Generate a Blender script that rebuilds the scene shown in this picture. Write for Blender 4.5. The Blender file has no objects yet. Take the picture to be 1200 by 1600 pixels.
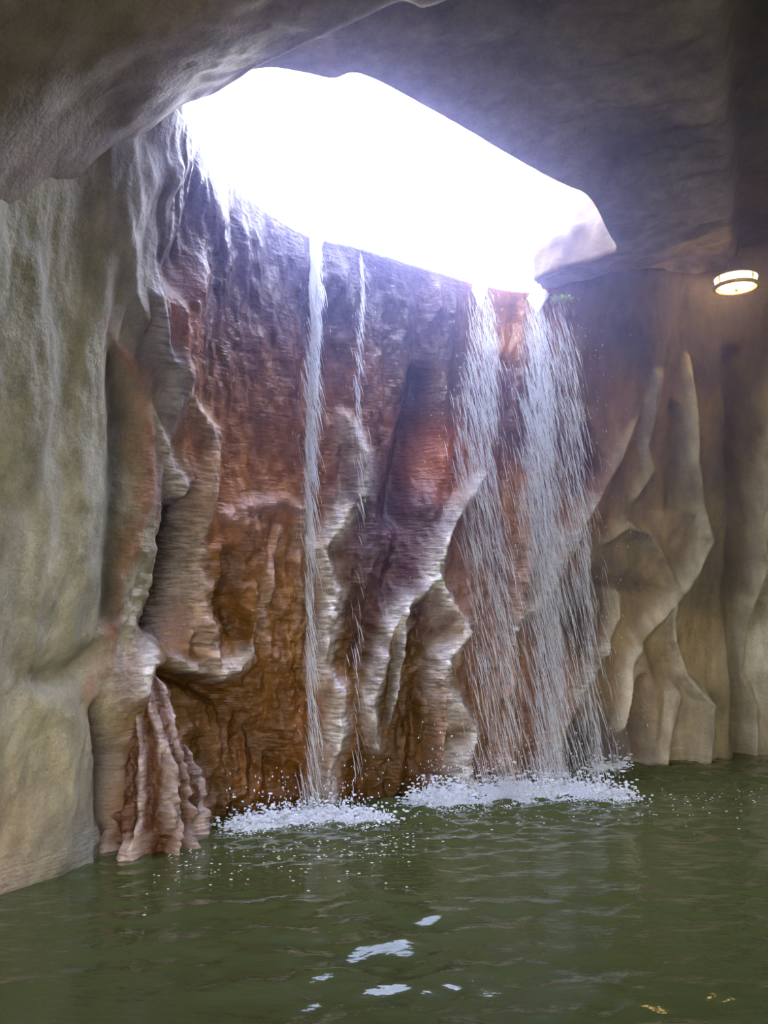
import bpy, bmesh, math, random
import numpy as np
from mathutils import Vector

random.seed(7)
RNG = np.random.default_rng(11)
scene = bpy.context.scene
COL = scene.collection

# ------------------------------------------------------------------ camera
F, CX, CY, EYE = 1350.0, 600.0, 800.0, 1.5
PITCH = math.atan(150.0 / F)
cam_d = bpy.data.cameras.new('camera')
cam_d.sensor_fit = 'VERTICAL'
cam_d.sensor_height = 24.0
cam_d.lens = F / 1600.0 * 24.0
cam_d.clip_end = 200
cam = bpy.data.objects.new('camera', cam_d)
cam.location = (0, 0, EYE)
cam.rotation_euler = (math.pi / 2 + PITCH, 0, 0)
COL.objects.link(cam)
scene.camera = cam

# ------------------------------------------------------------------ sky, sun, exposure
world = bpy.data.worlds.new('sky')
scene.world = world
world.use_nodes = True
wn = world.node_tree
bg = wn.nodes['Background']
tcw = wn.nodes.new('ShaderNodeTexCoord')
sep = wn.nodes.new('ShaderNodeSeparateXYZ')
wn.links.new(tcw.outputs['Generated'], sep.inputs[0])
ramp = wn.nodes.new('ShaderNodeValToRGB')            # clear sky by height, pale at the horizon; dull ground below it
cr = ramp.color_ramp
cr.elements[0].position, cr.elements[0].color = 0.47, (0.16, 0.15, 0.11, 1)
cr.elements[1].position, cr.elements[1].color = 1.0, (0.52, 0.60, 1.0, 1)
for pos, c in ((0.50, (1.0, 0.96, 0.86, 1)), (0.68, (0.70, 0.77, 1.0, 1))):
    e = cr.elements.new(pos)
    e.color = c
mrw = wn.nodes.new('ShaderNodeMapRange')
mrw.inputs['From Min'].default_value = -1.0
wn.links.new(sep.outputs['Z'], mrw.inputs['Value'])
wn.links.new(mrw.outputs['Result'], ramp.inputs['Fac'])
wn.links.new(ramp.outputs['Color'], bg.inputs['Color'])
bg.inputs['Strength'].default_value = 9.0

sun_d = bpy.data.lights.new('sun', 'SUN')
sun_d.energy = 8.0
sun_d.color = (1.0, 0.76, 0.46)
sun_d.angle = math.radians(0.6)
sun = bpy.data.objects.new('sun', sun_d)
sun.location = (-6, -4, 12)
SUN_DIR = Vector((0.45, 0.80, -0.36))
sun.rotation_euler = SUN_DIR.to_track_quat('-Z', 'Y').to_euler()
COL.objects.link(sun)

vs = scene.view_settings
vs.view_transform = 'Standard'
vs.look = 'None'
vs.gamma = 1.0
vs.use_curve_mapping = False
vs.exposure = 1.2

# ------------------------------------------------------------------ helpers
CP, SP = math.cos(PITCH), math.sin(PITCH)


def sight(px, py):
    """direction of the line of sight through a point of the photograph"""
    a, b = (px - CX) / F, (CY - py) / F
    return np.array([a, CP - b * SP, SP + b * CP])


def at_z(px, py, z):
    d = sight(px, py)
    return np.array([0, 0, EYE]) + d * (z - EYE) / d[2]


def at_y(px, py, y):
    d = sight(px, py)
    return np.array([0, 0, EYE]) + d * y / d[1]


def project(P):
    q = P - np.array([0, 0, EYE])
    w = q[..., 1] * CP + q[..., 2] * SP
    v = -q[..., 1] * SP + q[..., 2] * CP
    w = np.where(w > 0.3, w, np.nan)
    return CX + F * q[..., 0] / w, CY - F * v / w


def _hash(ix, iy, iz, seed):
    h = (ix * 374761393 + iy * 668265263 + iz * 2147483647 + seed * 974711) & 0xFFFFFFFF
    h = ((h ^ (h >> 13)) * 1274126177) & 0xFFFFFFFF
    h = ((h ^ (h >> 16)) * 2246822519) & 0xFFFFFFFF
    return ((h ^ (h >> 15)) & 0xFFFFFF) / float(0xFFFFFF)


def noise3(x, y, z, seed=0):
    x, y, z = np.broadcast_arrays(np.asarray(x, float), np.asarray(y, float), np.asarray(z, float))
    ix, iy, iz = np.floor(x).astype(np.int64), np.floor(y).astype(np.int64), np.floor(z).astype(np.int64)
    fx, fy, fz = x - ix, y - iy, z - iz
    fx, fy, fz = [t * t * t * (t * (t * 6 - 15) + 10) for t in (fx, fy, fz)]
    r = 0
    for dx in (0, 1):
        wx = fx if dx else 1 - fx
        for dy in (0, 1):
            wy = fy if dy else 1 - fy
            for dz in (0, 1):
                wz = fz if dz else 1 - fz
                r = r + wx * wy * wz * _hash(ix + dx, iy + dy, iz + dz, seed)
    return r * 2 - 1


def fbm(x, y, z, octaves=4, seed=0, gain=0.5):
    r, a, f = 0, 1.0, 1.0
    for o in range(octaves):
        r = r + a * noise3(x * f, y * f, z * f, seed + o * 17)
        a *= gain
        f *= 2.03
    return r


def catmull(pts, n):
    """n points along a smooth curve through pts, even in chord parameter"""
    p = np.array(pts, float)
    L = np.concatenate([[0], np.cumsum(np.sqrt(np.linalg.norm(np.diff(p[:, :3], axis=0), axis=1)))])
    ext0, ext1 = 2 * p[0] - p[1], 2 * p[-1] - p[-2]
    q = np.vstack([ext0, p, ext1])
    out = []
    for u in np.linspace(0, L[-1], n):
        i = min(max(np.searchsorted(L, u) - 1, 0), len(p) - 2)
        t = (u - L[i]) / (L[i + 1] - L[i])
        a, b, c, d = q[i], q[i + 1], q[i + 2], q[i + 3]
        m1, m2 = 0.5 * (c - a), 0.5 * (d - b)
        # limit tangents so uneven spacing does not overshoot
        ch = np.linalg.norm((c - b)[:3]) + 1e-9
        for m in (m1, m2):
            k = np.linalg.norm(m[:3])
            if k > 1.2 * ch:
                m *= 1.2 * ch / k
        out.append((2 * t**3 - 3 * t**2 + 1) * b + (t**3 - 2 * t**2 + t) * m1 + (-2 * t**3 + 3 * t**2) * c + (t**3 - t**2) * m2)
    return np.array(out)


def mesh_from(name, verts, faces, mat, parent=None, smooth=True, normals=None, attrs=None):
    me = bpy.data.meshes.new(name)
    verts = np.asarray(verts, float)
    faces = np.asarray(faces, np.int64)
    k = faces.shape[1]
    me.vertices.add(len(verts))
    me.vertices.foreach_set('co', verts.ravel())
    me.loops.add(faces.size)
    me.loops.foreach_set('vertex_index', faces.ravel().astype(np.int32))
    me.polygons.add(len(faces))
    me.polygons.foreach_set('loop_start', np.arange(0, faces.size, k, dtype=np.int32))
    me.update(calc_edges=True)
    me.polygons.foreach_set('use_smooth', np.full(len(faces), smooth))
    for an, val in (attrs or {}).items():
        if val.ndim == 2:
            at = me.attributes.new(an, 'FLOAT_COLOR', 'POINT')
            at.data.foreach_set('color', np.hstack([val, np.ones((len(val), 1))]).ravel().astype(np.float32))
        else:
            at = me.attributes.new(an, 'FLOAT', 'POINT')
            at.data.foreach_set('value', val.astype(np.float32))
    if normals is not None:
        me.normals_split_custom_set_from_vertices(normals.tolist())
    me.materials.append(mat)
    o = bpy.data.objects.new(name, me)
    COL.objects.link(o)
    if parent is not None:
        o.parent = parent
    return o


def tag(o, label=None, cat=None, group=None, kind=None):
    if label:
        o['label'] = label
    if cat:
        o['category'] = cat
    if group:
        o['group'] = group
    if kind:
        o['kind'] = kind
    return o


def empty(name, loc):
    o = bpy.data.objects.new(name, None)
    o.location = loc
    o.empty_display_size = 0.1
    COL.objects.link(o)
    return o


def grid_faces(nu, nv):
    i = np.arange(nu - 1)[:, None] * nv + np.arange(nv - 1)[None, :]
    i = i.ravel()
    return np.stack([i, i + nv, i + nv + 1, i + 1], axis=1)


# ------------------------------------------------------------------ materials
def new_mat(name):
    m = bpy.data.materials.new(name)
    m.use_nodes = True
    nt = m.node_tree
    return m, nt, nt.nodes['Principled BSDF']


def rock_material(name, attr=True, color=(0.2, 0.17, 0.14), rough=0.75, wet=True, ripple=0.0, bump=0.5):
    m, nt, b = new_mat(name)
    N, Lk = nt.nodes, nt.links
    tc = N.new('ShaderNodeTexCoord')
    n1 = N.new('ShaderNodeTexNoise')
    n1.inputs['Scale'].default_value = 5.0
    n1.inputs['Detail'].default_value = 8
    n1.inputs['Roughness'].default_value = 0.65
    Lk.new(tc.outputs['Object'], n1.inputs['Vector'])
    mp = N.new('ShaderNodeMapping')
    mp.inputs['Scale'].default_value = (1.0, 1.0, 0.22)
    Lk.new(tc.outputs['Object'], mp.inputs['Vector'])
    n2 = N.new('ShaderNodeTexNoise')          # runs of water stain down the face
    n2.inputs['Scale'].default_value = 11.0
    n2.inputs['Detail'].default_value = 5
    Lk.new(mp.outputs['Vector'], n2.inputs['Vector'])
    add = N.new('ShaderNodeMath')
    add.operation = 'ADD'
    Lk.new(n1.outputs['Fac'], add.inputs[0])
    Lk.new(n2.outputs['Fac'], add.inputs[1])
    mr = N.new('ShaderNodeMapRange')
    mr.inputs['From Min'].default_value = 0.95
    mr.inputs['From Max'].default_value = 1.75
    mr.inputs['To Min'].default_value = 0.62
    mr.inputs['To Max'].default_value = 1.34
    n5 = N.new('ShaderNodeTexNoise')           # grain
    n5.inputs['Scale'].default_value = 70.0
    n5.inputs['Detail'].default_value = 4
    Lk.new(tc.outputs['Object'], n5.inputs['Vector'])
    add2 = N.new('ShaderNodeMath')
    add2.operation = 'MULTIPLY_ADD'
    add2.inputs[1].default_value = 0.7
    Lk.new(n5.outputs['Fac'], add2.inputs[0])
    Lk.new(add.outputs[0], add2.inputs[2])
    Lk.new(add2.outputs[0], mr.inputs['Value'])
    mix = N.new('ShaderNodeMix')
    mix.data_type = 'RGBA'
    mix.blend_type = 'MULTIPLY'
    mix.inputs[0].default_value = 1.0
    if attr:
        at = N.new('ShaderNodeAttribute')
        at.attribute_name = 'Col'
        Lk.new(at.outputs['Color'], mix.inputs[6])
    else:
        mix.inputs[6].default_value = (*color, 1)
    Lk.new(mr.outputs['Result'], mix.inputs[7])
    Lk.new(mix.outputs[2], b.inputs['Base Color'])
    # gloss
    if wet:
        aw = N.new('ShaderNodeAttribute')
        aw.attribute_name = 'Wet'
        rr = N.new('ShaderNodeMapRange')
        rr.inputs['To Min'].default_value = rough
        rr.inputs['To Max'].default_value = 0.26
        Lk.new(aw.outputs['Fac'], rr.inputs['Value'])
        Lk.new(rr.outputs['Result'], b.inputs['Roughness'])
    else:
        b.inputs['Roughness'].default_value = rough
    # relief
    n3 = N.new('ShaderNodeTexNoise')
    n3.inputs['Scale'].default_value = 26.0
    n3.inputs['Detail'].default_value = 6
    n3.inputs['Roughness'].default_value = 0.6
    Lk.new(tc.outputs['Object'], n3.inputs['Vector'])
    bp = N.new('ShaderNodeBump')
    bp.inputs['Strength'].default_value = bump
    bp.inputs['Distance'].default_value = 0.03
    Lk.new(n3.outputs['Fac'], bp.inputs['Height'])
    last = bp
    if ripple > 0:                             # small rimstone steps of the flowstone
        mp2 = N.new('ShaderNodeMapping')
        mp2.inputs['Scale'].default_value = (8.0, 8.0, 48.0)
        Lk.new(tc.outputs['Object'], mp2.inputs['Vector'])
        n4 = N.new('ShaderNodeTexNoise')
        n4.inputs['Scale'].default_value = 1.0
        n4.inputs['Detail'].default_value = 3
        Lk.new(mp2.outputs['Vector'], n4.inputs['Vector'])
        wm = N.new('ShaderNodeMath')
        wm.operation = 'MULTIPLY'
        Lk.new(n4.outputs['Fac'], wm.inputs[0])
        if wet:
            ast = N.new('ShaderNodeAttribute')
            ast.attribute_name = 'Step'
            Lk.new(ast.outputs['Fac'], wm.inputs[1])
        else:
            wm.inputs[1].default_value = 1
        bp2 = N.new('ShaderNodeBump')
        bp2.inputs['Strength'].default_value = ripple
        bp2.inputs['Distance'].default_value = 0.03
        Lk.new(wm.outputs[0], bp2.inputs['Height'])
        Lk.new(bp.outputs['Normal'], bp2.inputs['Normal'])
        last = bp2
        ac = N.new('ShaderNodeAttribute')
        ac.attribute_name = 'CrustShine'
        sp = N.new('ShaderNodeMapRange')           # broken crust with highlight specks painted pale, brown gaps
        sp.inputs['From Min'].default_value = 0.40
        sp.inputs['From Max'].default_value = 0.58
        sp.inputs['To Min'].default_value = 0.42
        sp.inputs['To Max'].default_value = 1.3
        Lk.new(n4.outputs['Fac'], sp.inputs['Value'])
        cm = N.new('ShaderNodeMix')
        cm.data_type = 'RGBA'
        cm.blend_type = 'MULTIPLY'
        Lk.new(ac.outputs['Fac'], cm.inputs[0])
        Lk.new(mix.outputs[2], cm.inputs[6])
        Lk.new(sp.outputs['Result'], cm.inputs[7])
        Lk.new(cm.outputs[2], b.inputs['Base Color'])
    Lk.new(last.outputs['Normal'], b.inputs['Normal'])
    return m


M_WALL = rock_material('cave_wall_rock', ripple=0.8)
M_CEIL = rock_material('cave_ceiling_rock', rough=0.7, bump=0.35)
M_BOULDER = rock_material('sunlit_sandstone', attr=False, color=(0.17, 0.115, 0.06), wet=False, rough=0.85, bump=0.6)

# ------------------------------------------------------------------ cave wall
# matched points: foot of the wall at the water / rim of the wall at the roof
zr = 4.3
PAIRS = [
    ((-2.6, -8.0, 0), (-2.4, -8.0, 4.0)),
    ((-2.5, -2.0, 0), (-2.2, -2.0, 4.0)),
    ((-2.3, 1.5, 0), (-1.9, 1.5, 4.1)),
    ((-2.15, 3.4, 0), (-1.65, 3.3, 4.2)),
    (at_z(0, 1402, 0), (-1.45, 4.0, 4.25)),
    (at_z(90, 1370, 0), (-1.28, 4.25, 4.3)),
    (at_z(170, 1337, 0), at_z(274, 166, zr)),
    (at_z(250, 1305, 0), at_z(302, 205, zr)),
    (at_z(330, 1281, 0), at_z(338, 262, zr)),
    (at_z(400, 1270, 0), at_z(398, 318, zr)),
    (at_z(480, 1261, 0), at_z(480, 368, zr)),
    (at_z(570, 1253, 0), at_z(570, 390, zr)),
    (at_z(680, 1244, 0), at_z(680, 424, zr)),
    (at_z(770, 1230, 0), at_z(755, 446, zr)),
    (at_z(860, 1217, 0), at_z(838, 458, zr)),
    (at_z(935, 1203, 0), at_z(905, 452, 4.35)),
    (at_z(1000, 1193, 0), at_z(1000, 432, 4.5)),
    (at_z(1080, 1187, 0), at_z(1080, 405, 4.7)),
    (at_z(1150, 1183, 0), at_z(1150, 396, 4.8)),
    (at_z(1230, 1178, 0), at_z(1230, 390, 4.85)),
    ((4.9, 8.9, 0), (4.3, 8.3, 4.9)),
    ((5.8, 7.9, 0), (5.3, 7.4, 4.9)),
    ((6.2, 6.4, 0), (5.9, 6.2, 4.9)),
    ((6.4, 4.0, 0), (6.2, 4.0, 4.9)),
    ((6.3, 1.0, 0), (6.2, 1.0, 4.9)),
    ((5.6, -2.5, 0), (5.5, -2.5, 4.9)),
    ((4.6, -8.0, 0), (4.5, -8.0, 4.9)),
]
both = catmull([np.concatenate([a, b]) for a, b in PAIRS], 1400)
A_, B_ = both[:, :3], both[:, 3:]
mid = 0.5 * (A_ + B_)
S_all = np.concatenate([[0], np.cumsum(np.linalg.norm(np.diff(mid, axis=0), axis=1))])
s_of_y = lambda yy: S_all[np.argmin(np.abs(mid[:600, 1] - yy))]
s0, s1 = s_of_y(3.2), S_all[-1]
s_hi = S_all[np.argmin(np.linalg.norm(A_[:, :2] - np.array([4.9, 8.9]), axis=1))]
s_list = np.concatenate([np.arange(0, s0, 0.06), np.arange(s0, s_hi, 0.0145), np.arange(s_hi, s1, 0.08)])
PA = np.stack([np.interp(s_list, S_all, A_[:, k]) for k in range(3)], 1)
PB = np.stack([np.interp(s_list, S_all, B_[:, k]) for k in range(3)], 1)
v_list = np.linspace(-0.07, 1.0, 330)
NS, NV = len(s_list), len(v_list)
V = np.clip(v_list, 0, 1)[None, :, None]
E = V ** 1.9
BASE = PA[:, None, :] * (1 - E) + PB[:, None, :] * E
BASE[..., 2] = PB[:, None, 2] * v_list[None, :]


def grid_normals(G):
    du = np.gradient(G, axis=0)
    dv = np.gradient(G, axis=1)
    n = np.cross(du, dv)
    return n / (np.linalg.norm(n, axis=2, keepdims=True) + 1e-12)


NB = grid_normals(BASE)
toc = np.array([0.0, 2.0, 1.8]) - BASE
if np.nanmean((NB * toc).sum(2)) < 0:
    NB = -NB
SS = np.broadcast_to(s_list[:, None], (NS, NV))
ZZ = BASE[..., 2]


def sightings(G):
    global PXb, PYb, DEPTH
    PXb, PYb = project(G)
    PXb, PYb = np.nan_to_num(PXb, nan=1e5), np.nan_to_num(PYb, nan=1e5)
    DEPTH = np.hypot(G[..., 0], G[..., 1])


sightings(BASE)


def on_wall(px, py):
    """wall coordinates (run, height) of the nearest rock sighted at a point of the photograph"""
    d = (PXb - px) ** 2 + (PYb - py) ** 2
    dm = d.min()
    m = d <= max(dm, 16.0)
    i = np.argmin(np.where(m, DEPTH + d * 1e-4, 1e9))
    a, b = np.unravel_index(i, d.shape)
    return SS[a, b], ZZ[a, b]


def poly_dist(pts, reach=0.9):
    """slice of the wall around a sighted polyline, distance to it in metres along the wall, size factor along it"""
    w = [on_wall(p[0], p[1]) for p in pts]
    k = [p[2] if len(p) > 2 else 1.0 for p in pts]
    i0, i1 = np.searchsorted(s_list, min(a for a, _ in w) - reach), np.searchsorted(s_list, max(a for a, _ in w) + reach)
    s_, z_ = SS[i0:i1], ZZ[i0:i1]
    best = np.full(s_.shape, 1e9)
    fac = np.ones(s_.shape)
    for (a, b), (c, d), ka, kb in zip(w[:-1], w[1:], k[:-1], k[1:]):
        vx, vz = c - a, d - b
        L2 = vx * vx + vz * vz + 1e-9
        t = np.clip(((s_ - a) * vx + (z_ - b) * vz) / L2, 0, 1)
        dist = np.hypot(s_ - a - t * vx, z_ - b - t * vz)
        m = dist < best
        best = np.where(m, dist, best)
        fac = np.where(m, ka + (kb - ka) * t, fac)
    return slice(i0, i1), best, fac


GREY = (0.46, 0.425, 0.315)
OLIVE = (0.31, 0.23, 0.125)
PALE = (0.66, 0.60, 0.46)
RUST = (0.26, 0.085, 0.016)
BROWN = (0.115, 0.046, 0.008)
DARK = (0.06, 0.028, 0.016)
PINK = (0.56, 0.36, 0.27)
CRUST_SHINE = (0.86, 0.78, 0.72)  # pale mineral crust with white wet highlights painted into it
# ribs and columns of flowstone: name, label, line in the photograph (x, y, size factor), half width, how far it stands out, crest colour, colour strength
RIBS = [
    ('flowstone_rib', 'rust brown rib bordering the grey wall', [(165, 500, .6), (225, 590), (243, 680), (238, 745), (214, 830), (195, 910), (176, 1000), (150, 1085), (140, 1150, .6)], .06, .035, (.42, .20, .12), .8, 'b'),
    ('flowstone_rib', 'pale crusted rib beside a dark slot', [(240, 640, .6), (265, 700), (292, 765), (290, 850), (282, 920), (255, 985), (232, 1030), (235, 1080, .8)], .05, .07, CRUST_SHINE, .7, 'b'),
    ('flowstone_rib', 'pale grey column above the brown shelf', [(300, 600, .7), (345, 690), (338, 770), (318, 850), (322, 920), (335, 980), (345, 1040, 1.1)], .08, .12, (.66, .48, .37), .7, 'b'),
    ('flowstone_shelf', 'pale shelf over a brown hollow', [(280, 1035, .8), (312, 1052), (345, 1058, 1.1), (378, 1040), (400, 1010, .7)], .055, .17, CRUST_SHINE, .6, 'b'),
    ('flowstone_boss', 'brown rounded boss under a pinkish brow', [(395, 800, .8), (400, 850), (385, 900, 1.1), (390, 970), (400, 1030, .7)], .15, .16, BROWN, .4, 'b'),
    ('flowstone_brow', 'pinkish brow of flowstone', [(362, 812, .8), (400, 792), (450, 785), (480, 800, .7)], .06, .13, (.48, .28, .24), .7, 'b'),
    ('flowstone_rib', 'tan ripple crusted rib below the brow', [(440, 830, .7), (428, 900), (418, 960), (420, 1020, .7)], .055, .15, PINK, .6, 'b'),
    ('flowstone_column', 'pale crusted column behind the thin stream', [(545, 650, .6), (570, 710, 1.1), (568, 770, 1.1), (530, 825), (505, 860), (522, 930), (512, 1000), (500, 1045), (540, 1085, 1.1), (535, 1140), (515, 1195), (512, 1250, .9)], .085, .22, CRUST_SHINE, .75, 'b'),
    ('flowstone_rib', 'slim rib close to the thin stream', [(500, 720, .6), (480, 800), (470, 870), (480, 930, .6)], .05, .10, PINK, .5, 'b'),
    ('flowstone_column', 'long crusted finger splitting over a brown hollow', [(760, 735, .6), (725, 790), (695, 850), (685, 905), (640, 945), (612, 985), (600, 1040), (582, 1100), (590, 1170, .8)], .06, .22, CRUST_SHINE, .8, 'b'),
    ('flowstone_finger', '', [(640, 950), (632, 1000), (622, 1060), (606, 1130, .7)], .035, .22, CRUST_SHINE, .6, 'b'),
    ('flowstone_column', 'broad pale column ending in white foam', [(690, 900, .8), (705, 950), (735, 985, 1.2), (700, 1030), (690, 1075), (720, 1105), (745, 1140), (725, 1190), (735, 1235, 1.1)], .09, .26, CRUST_SHINE, .8, 'b'),
    ('flowstone_finger', '', [(690, 1060), (695, 1130), (690, 1190), (680, 1235)], .045, .24, PINK, .7, 'b'),
    ('flowstone_column', 'tan column between the two wide streams', [(830, 760, .7), (835, 860), (820, 960, 1.2), (805, 1040, 1.1), (800, 1130), (805, 1215)], .12, .20, PINK, .6, 'b'),
    ('flowstone_rib', 'white wet rib slanting through the wide stream', [(945, 760, .7), (918, 805), (900, 850), (872, 905), (835, 955), (800, 985, .6)], .05, .26, (.62, .58, .54), .9, 'b'),
    ('flowstone_rib', 'wet rib slanting to the foam', [(955, 1000, .6), (915, 1065), (890, 1110), (875, 1160), (865, 1215)], .06, .22, (.55, .50, .45), .8, 'b'),
    ('flowstone_hump', 'dark rust hump under the roof opening', [(330, 420, .8), (300, 480), (300, 560), (315, 600, .8)], .10, .12, (.36, .13, .06), .6, 'b'),
    ('flowstone_hump', 'bluish wet knob beside the rust face', [(255, 470, .7), (262, 540), (295, 590, 1.2), (270, 640, .7)], .08, .14, (.42, .38, .40), .7, 'b'),
    # right-hand wall
    ('rock_rib', 'short knobbed rib high on the olive wall', [(1030, 590, .7), (1022, 660), (1012, 700), (1022, 740, 1.2), (1000, 775, .8)], .075, .16, PALE, .5, 'r'),
    ('rock_rib', 'curved rib sweeping to the slanting wet rib', [(1000, 650, .5), (985, 690), (958, 740), (935, 785)], .07, .14, PALE, .4, 'r'),
    ('rock_rib', 'long sinuous pale rib', [(1078, 560, .5), (1086, 640), (1088, 720), (1096, 785), (1114, 845, 1.15), (1092, 895), (1066, 930), (1035, 965), (1000, 1000), (985, 1035), (982, 1080), (972, 1135, .7)], .075, .24, PALE, .75, 'r'),
    ('rock_arch', 'rounded brow joining the sinuous rib', [(945, 850, .8), (985, 822), (1020, 838), (1042, 880), (1060, 925)], .075, .20, (.38, .33, .24), .5, 'r'),
    ('rock_rib', 'short rib under the dark hollow', [(962, 930), (966, 965), (950, 1015), (930, 1050), (905, 1085, .6)], .055, .18, PALE, .5, 'r'),
    ('rock_boss', 'smooth swelling boss at the water', [(1010, 1020, .8), (1030, 1080), (1025, 1140), (1025, 1190)], .16, .30, OLIVE, .3, 'r'),
    ('rock_rib', 'forked rib running down to the water', [(1062, 950, .8), (1050, 1000), (1072, 1060), (1098, 1090), (1118, 1108, .9)], .06, .30, PALE, .6, 'r'),
    ('rock_boss', 'squared foot of rock at the pool', [(1060, 1090), (1052, 1140), (1045, 1190)], .10, .36, PALE, .4, 'r'),
    ('rock_boss', 'squared foot of rock beside the dark recess', [(1110, 1105), (1112, 1150), (1105, 1190)], .09, .34, (.36, .31, .22), .4, 'r'),
    ('rock_rib', 'sinuous pale rib beyond the dark recess', [(1205, 640, .6), (1195, 740), (1190, 820), (1196, 880), (1178, 950), (1163, 995), (1172, 1050), (1190, 1110), (1195, 1190)], .06, .34, PALE, .8, 'r'),
    ('rock_boss', 'pale rounded wall bulge at the edge of the view', [(1240, 640), (1245, 800), (1240, 1000), (1250, 1150)], .22, .40, PALE, .6, 'r'),
    ('rock_rib', 'low rib in the dark recess', [(1120, 600, .5), (1150, 720), (1165, 830), (1178, 880, .6)], .10, .10, OLIVE, .3, 'r'),
    # grey left-hand wall
    ('rock_fold', 'soft upright fold on the grey wall', [(60, 420, .6), (80, 560), (70, 700), (75, 850), (60, 1000, .7)], .14, .09, GREY, .2, 'l'),
    ('rock_fold', 'rounded edge of the grey wall', [(190, 330, .6), (175, 420), (150, 500), (130, 620), (135, 760), (130, 900), (120, 1010, .6)], .12, .05, (.36, .33, .25), .3, 'l'),
    ('rock_fold', 'curved fold under the roof', [(300, 250, .5), (235, 290), (205, 350), (215, 430), (232, 500, .7)], .10, .12, (.34, .30, .25), .3, 'l'),
    ('rock_fold', 'low fold sloping to the water', [(60, 1080, .6), (110, 1130), (105, 1230), (90, 1340)], .13, .10, (.36, .31, .2), .3, 'l'),
]
# hollows: line, half width, depth, colour darkened to carry their shade, strength
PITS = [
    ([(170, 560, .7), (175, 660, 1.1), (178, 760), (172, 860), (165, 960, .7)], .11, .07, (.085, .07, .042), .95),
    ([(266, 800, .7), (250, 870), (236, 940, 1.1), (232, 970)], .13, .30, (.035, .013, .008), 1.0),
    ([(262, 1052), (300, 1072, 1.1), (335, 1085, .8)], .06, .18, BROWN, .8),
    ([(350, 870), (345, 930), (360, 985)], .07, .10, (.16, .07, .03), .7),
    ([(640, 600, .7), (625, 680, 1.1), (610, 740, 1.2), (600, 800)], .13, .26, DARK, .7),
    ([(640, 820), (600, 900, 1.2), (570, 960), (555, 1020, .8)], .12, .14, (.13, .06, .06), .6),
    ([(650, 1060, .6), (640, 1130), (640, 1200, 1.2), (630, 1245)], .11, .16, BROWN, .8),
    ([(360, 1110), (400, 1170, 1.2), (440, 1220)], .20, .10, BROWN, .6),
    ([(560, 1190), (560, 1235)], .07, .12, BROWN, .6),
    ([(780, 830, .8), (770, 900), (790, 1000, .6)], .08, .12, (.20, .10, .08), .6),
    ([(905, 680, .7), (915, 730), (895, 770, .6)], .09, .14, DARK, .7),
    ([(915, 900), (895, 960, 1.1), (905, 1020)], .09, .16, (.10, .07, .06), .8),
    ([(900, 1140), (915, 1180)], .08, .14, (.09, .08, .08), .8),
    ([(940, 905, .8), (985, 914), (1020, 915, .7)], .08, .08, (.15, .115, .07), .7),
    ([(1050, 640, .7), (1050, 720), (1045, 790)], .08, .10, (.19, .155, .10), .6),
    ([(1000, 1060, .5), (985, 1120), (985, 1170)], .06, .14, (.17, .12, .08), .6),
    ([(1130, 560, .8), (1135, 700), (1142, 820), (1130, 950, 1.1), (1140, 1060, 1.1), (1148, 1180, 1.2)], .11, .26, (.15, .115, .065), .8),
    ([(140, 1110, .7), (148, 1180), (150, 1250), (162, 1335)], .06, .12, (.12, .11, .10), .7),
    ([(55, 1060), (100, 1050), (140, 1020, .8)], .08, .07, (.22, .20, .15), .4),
    ([(300, 330), (280, 400), (255, 430)], .10, .10, (.20, .12, .12), .4),
]
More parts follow.
